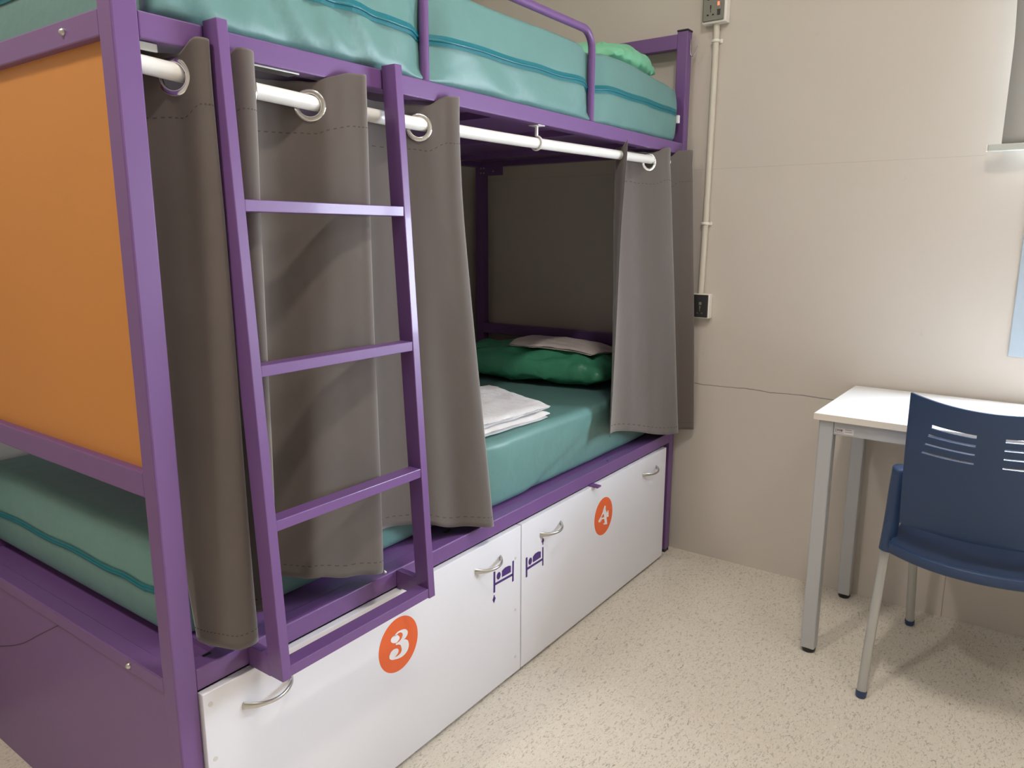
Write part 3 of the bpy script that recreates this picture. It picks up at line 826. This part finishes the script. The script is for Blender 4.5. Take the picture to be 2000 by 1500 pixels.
for k, zc in enumerate((.802, .776, .751, .727)):
    vc = (zc - .508) / .360; hh = (.0052, .0036, .0026, .0028)[k] / .360
    for s in (-1, 1):
        a, b_ = s * .155 / 1.0, s * (.695 + .03 * k)
        lo_, hi_ = sorted((a, b_)); slots.append((lo_, hi_, vc - hh, vc + hh))
us = sorted(set([round(-1 + 2 * i / 40, 4) for i in range(41)] + [round(q, 4) for s in slots for q in s[:2]]))
vs = sorted(set([round(i / 30, 4) for i in range(31)] + [round(q, 4) for s in slots for q in s[2:]]))
vs = [v for i, v in enumerate(vs)]
slots = [tuple(round(q, 4) for q in s) for s in slots]
grid_shell('backrest', back_fn, us, vs, slots, .0055, BLUE, ch)
def seat_fn(u, v):
    # v 0 rear .. 1 front
    x = u * (.197 - .012 * v + .004 * math.sin(v * 3))
    yr = .015 - .075 * (1 - abs(u) ** 2.2)         # rear edge bulges towards the back
    yf = .415 + .012 * (1 - u * u)
    y = yr * (1 - v) + yf * v
    z = .447 - .012 * (1 - u * u) * math.sin(math.pi * min(1, v * 1.1)) - .030 * sm(.80, 1.0, v)
    return Vector((x, y, z))
us2 = [math.sin(math.pi / 2 * (2 * i / 36 - 1)) for i in range(37)]; vs2 = [i / 24 for i in range(25)]
seat = grid_shell('seat', seat_fn, us2, vs2, [], .006, BLUE, ch)
# rim under the seat edge
P = [seat_fn(u, 0) for u in us2] + [seat_fn(1, v) for v in vs2[1:]] + [seat_fn(u, 1) for u in reversed(us2[:-1])] + [seat_fn(-1, v) for v in reversed(vs2[1:-1])]
V = []; Fc = []
for i, p in enumerate(P):
    c = Vector((0, .19, p.z)); d = (p - c); d.z = 0; d.normalize()
    for o_, h_ in ((.0015, .002), (.0028, -.004), (.0022, -.024), (-.002, -.028), (-.005, -.024), (-.004, -.002)):
        V.append(p + d * o_ + Vector((0, 0, h_)))
k = len(P)
for i in range(k):
    for j in range(6): Fc.append([i * 6 + j, ((i + 1) % k) * 6 + j, ((i + 1) % k) * 6 + (j + 1) % 6, i * 6 + (j + 1) % 6])
link_mesh('seat_rim', V, Fc, BLUE, seat, smooth=True)
LEGM = mat('chair_leg_metal', (0.42, 0.41, 0.38), 0.35, metal=0.35)
for s in (-1, 1):
    # rear leg: from the floor up and forward, then on as the back support
    pr = catmull([(s * .226, -.010, .012), (s * .222, .035, .20), (s * .214, .078, .415), (s * .203, .070, .50), (s * .198, .048, .60), (s * .196, .035, .648)], 5)
    lg = MB().tube(pr, .0128, 16, rz=.0105).build('leg', LEGM, ch, True)
    MB().tube([(s * .2262, -.0115, 0), (s * .226, -.011, .004), (s * .2257, -.008, .018)], [.0105, .0138, .0145], 16).build('leg_foot', BLUE, lg, True)
    pf = catmull([(s * .180, .502, .012), (s * .186, .480, .20), (s * .192, .440, .40), (s * .193, .40, .418), (s * .200, .20, .419), (s * .210, .085, .416)], 5)
    lg = MB().tube(pf, .0128, 16, rz=.0120).build('leg', LEGM, ch, True)
    MB().tube([(s * .180, .5025, 0), (s * .180, .502, .004), (s * .1802, .500, .018)], [.0105, .0138, .0145], 16).build('leg_foot', BLUE, lg, True)
    sp = [(s * .213, .074, .405), (s * .2115, .074, .42), (s * .206, .070, .50), (s * .200, .052, .59), (s * .1955, .040, .640), (s * .1950, .038, .652)]
    MB().tube(catmull(sp, 4), [.0190] * 18 + [.0185, .017, .013], 18, rz=[.0260] * 17 + [.0255, .024, .021, .015]).build('side_sleeve', BLUE, ch, True)
    MB().box((min(s * .165, s * .205), .045, .425), (max(s * .165, s * .205), .080, .443), .004).build('seat_bracket', BLUE, ch, True)
for y, z in ((.40, .416), (.12, .416)): MB().tube([(-.195, y, z), (.195, y, z)], .009, 12).build('cross_tube', LEGM, ch, True)

# ------------------------------------------------------------------ sockets and conduit
def holes(o_parent, cx, cz, y, s=1.0, mt=BLACK, name='socket_holes'):
    b = MB()
    b.box((cx - .0018 * s, y - .0006, cz + .006 * s), (cx + .0018 * s, y, cz + .015 * s), .0004)
    b.box((cx - .0008 * s, y - .0006, cz - .004 * s), (cx + .0008 * s, y, cz + .006 * s))
    for k in (-1, 1):
        b.poly([(cx + k * .005 * s, y - .0006, cz - .007 * s), (cx + k * .011 * s, y - .0006, cz - .011 * s), (cx + k * .005 * s, y - .0006, cz - .012 * s)])
        b.poly([(cx + k * .005 * s, y - .0006, cz - .012 * s), (cx + k * .011 * s, y - .0006, cz - .011 * s), (cx + k * .0095 * s, y - .0006, cz - .0065 * s)])
    return b.build(name, mt, o_parent)
sx = thing('socket_outlet', 'grey faced wall socket in a white box with a red light, above the bunk end', 'wall socket', loc=(.079, YF, 1.96))
MB().box((-.043, -.036, 0), (.043, 0, .150), .003).build('back_box', SOCKBOX, sx)
pt_ = MB().box((-.0405, -.040, .006), (.0350, -.036, .146), .004, 3).build('face_plate', PLATE, sx)
holes(pt_, -.012, .038, -.040, 1.25); holes(pt_, -.012, .088, -.040, 1.25)
MB().box((.010, -.0425, .040), (.024, -.040, .066), .001).build('rocker_switch', PLATE, pt_)
MB().box((.012, -.0412, .022), (.023, -.040, .040)).build('switch_grille', DPLATE, pt_)
MB().box((.013, -.0436, .052), (.020, -.0425, .064), .0004).build('indicator_light', REDLED, pt_)
sx = thing('socket_outlet', 'dark faced wall socket in a white box at the bottom of the conduit', 'wall socket', loc=(.0765, YF, .9385))
MB().box((-.046, -.032, 0), (.038, 0, .090), .003).build('back_box', SOCKBOX, sx)
pt_ = MB().box((-.045, -.035, .004), (.034, -.032, .087), .0025, 3).build('face_plate', DPLATE, sx)
holes(pt_, .004, .030, -.035, 1.1, PLATE); MB().box((.0, -.037, .050), (.010, -.035, .060), .001).build('rocker_switch', PLATE, pt_)
cn = tag(MB().tube([(.0815, YF - .0125, 1.960), (.0805, YF - .0125, 1.70), (.0775, YF - .0125, 1.30), (.0725, YF - .0125, 1.0285)], .0108, 18).build('conduit_pipe', CONDUIT, None, True),
         'thin cream conduit pipe running down the wall between two sockets', 'pipe')
for zz in (1.905, 1.283):
    b = MB(); xx = .0812 if zz > 1.5 else .0773
    b.tube([(xx + .0125 * math.cos(a), YF - .0125 - .0125 * math.sin(a), zz) for a in [math.pi * i / 10 for i in range(11)]], .0035, 8, rz=.005)
    b.box((xx - .021, YF - .006, zz - .006), (xx - .011, YF, zz + .006), .001); b.box((xx + .011, YF - .006, zz - .006), (xx + .021, YF, zz + .006), .001)
    b.build('pipe_clip', SOCKBOX, cn, True)

# ------------------------------------------------------------------ roller blind
bl = thing('roller_blind', 'grey roller blind with a metal bottom bar over the window', 'blind', loc=(0, 0, 0))
V = []; Fc = []
n = 20; mrow = 30
for j in range(mrow + 1):
    z = 1.499 + (2.30 - 1.499) * j / mrow
    for i in range(n + 1):
        x = .967 + (2.33 - .967) * i / n
        y = 2.040 + .012 * math.exp(-((x - .967) / .05) ** 2) * math.sin(j / mrow * 3.0)
        V.append(Vector((x - .010 * sm(1.75, 2.0, z) * (1 if i == 0 else 0), y, z)))
for j in range(mrow):
    for i in range(n): Fc.append([j * (n + 1) + i, j * (n + 1) + i + 1, (j + 1) * (n + 1) + i + 1, (j + 1) * (n + 1) + i])
o = link_mesh('blind_fabric', V, Fc, BLIND, bl, smooth=True)
sd = o.modifiers.new('thickness', 'SOLIDIFY'); sd.thickness = .0012
MB().box((.935, 2.030, 1.480), (2.36, 2.050, 1.4995), .003).build('bottom_bar', BLINDBAR, bl)
MB().box((.930, 2.0305, 1.4805), (.935, 2.0495, 1.499), .001).build('bar_end_cap', SOCKBOX, bl)
MB().cyl((.955, 2.045, 2.32), (2.345, 2.045, 2.32), .024).build('roller_tube', BLIND, bl, True)
for xx in (.945, 2.345): MB().box((xx, 2.01, 2.29), (xx + .006, YF, 2.35), .001).build('bracket', SOCKBOX, bl)

# repeats share a group
GROUPS = {'curtain': 'taupe curtains on the lower bunk rod', 'mattress': 'teal mattresses on the bunks', 'pillow': 'green pillows on the bunks',
          'folded sheet': 'white sheets stacked on the lower mattress', 'folded cloth': 'folded pillowcases by the pillows',
          'wall socket': 'wall sockets on the conduit', 'ceiling light': 'ceiling lights of the room'}
for o in C.objects:
    if o.parent is None and 'category' in o and 'group' not in o and o['category'] in GROUPS: o['group'] = GROUPS[o['category']]
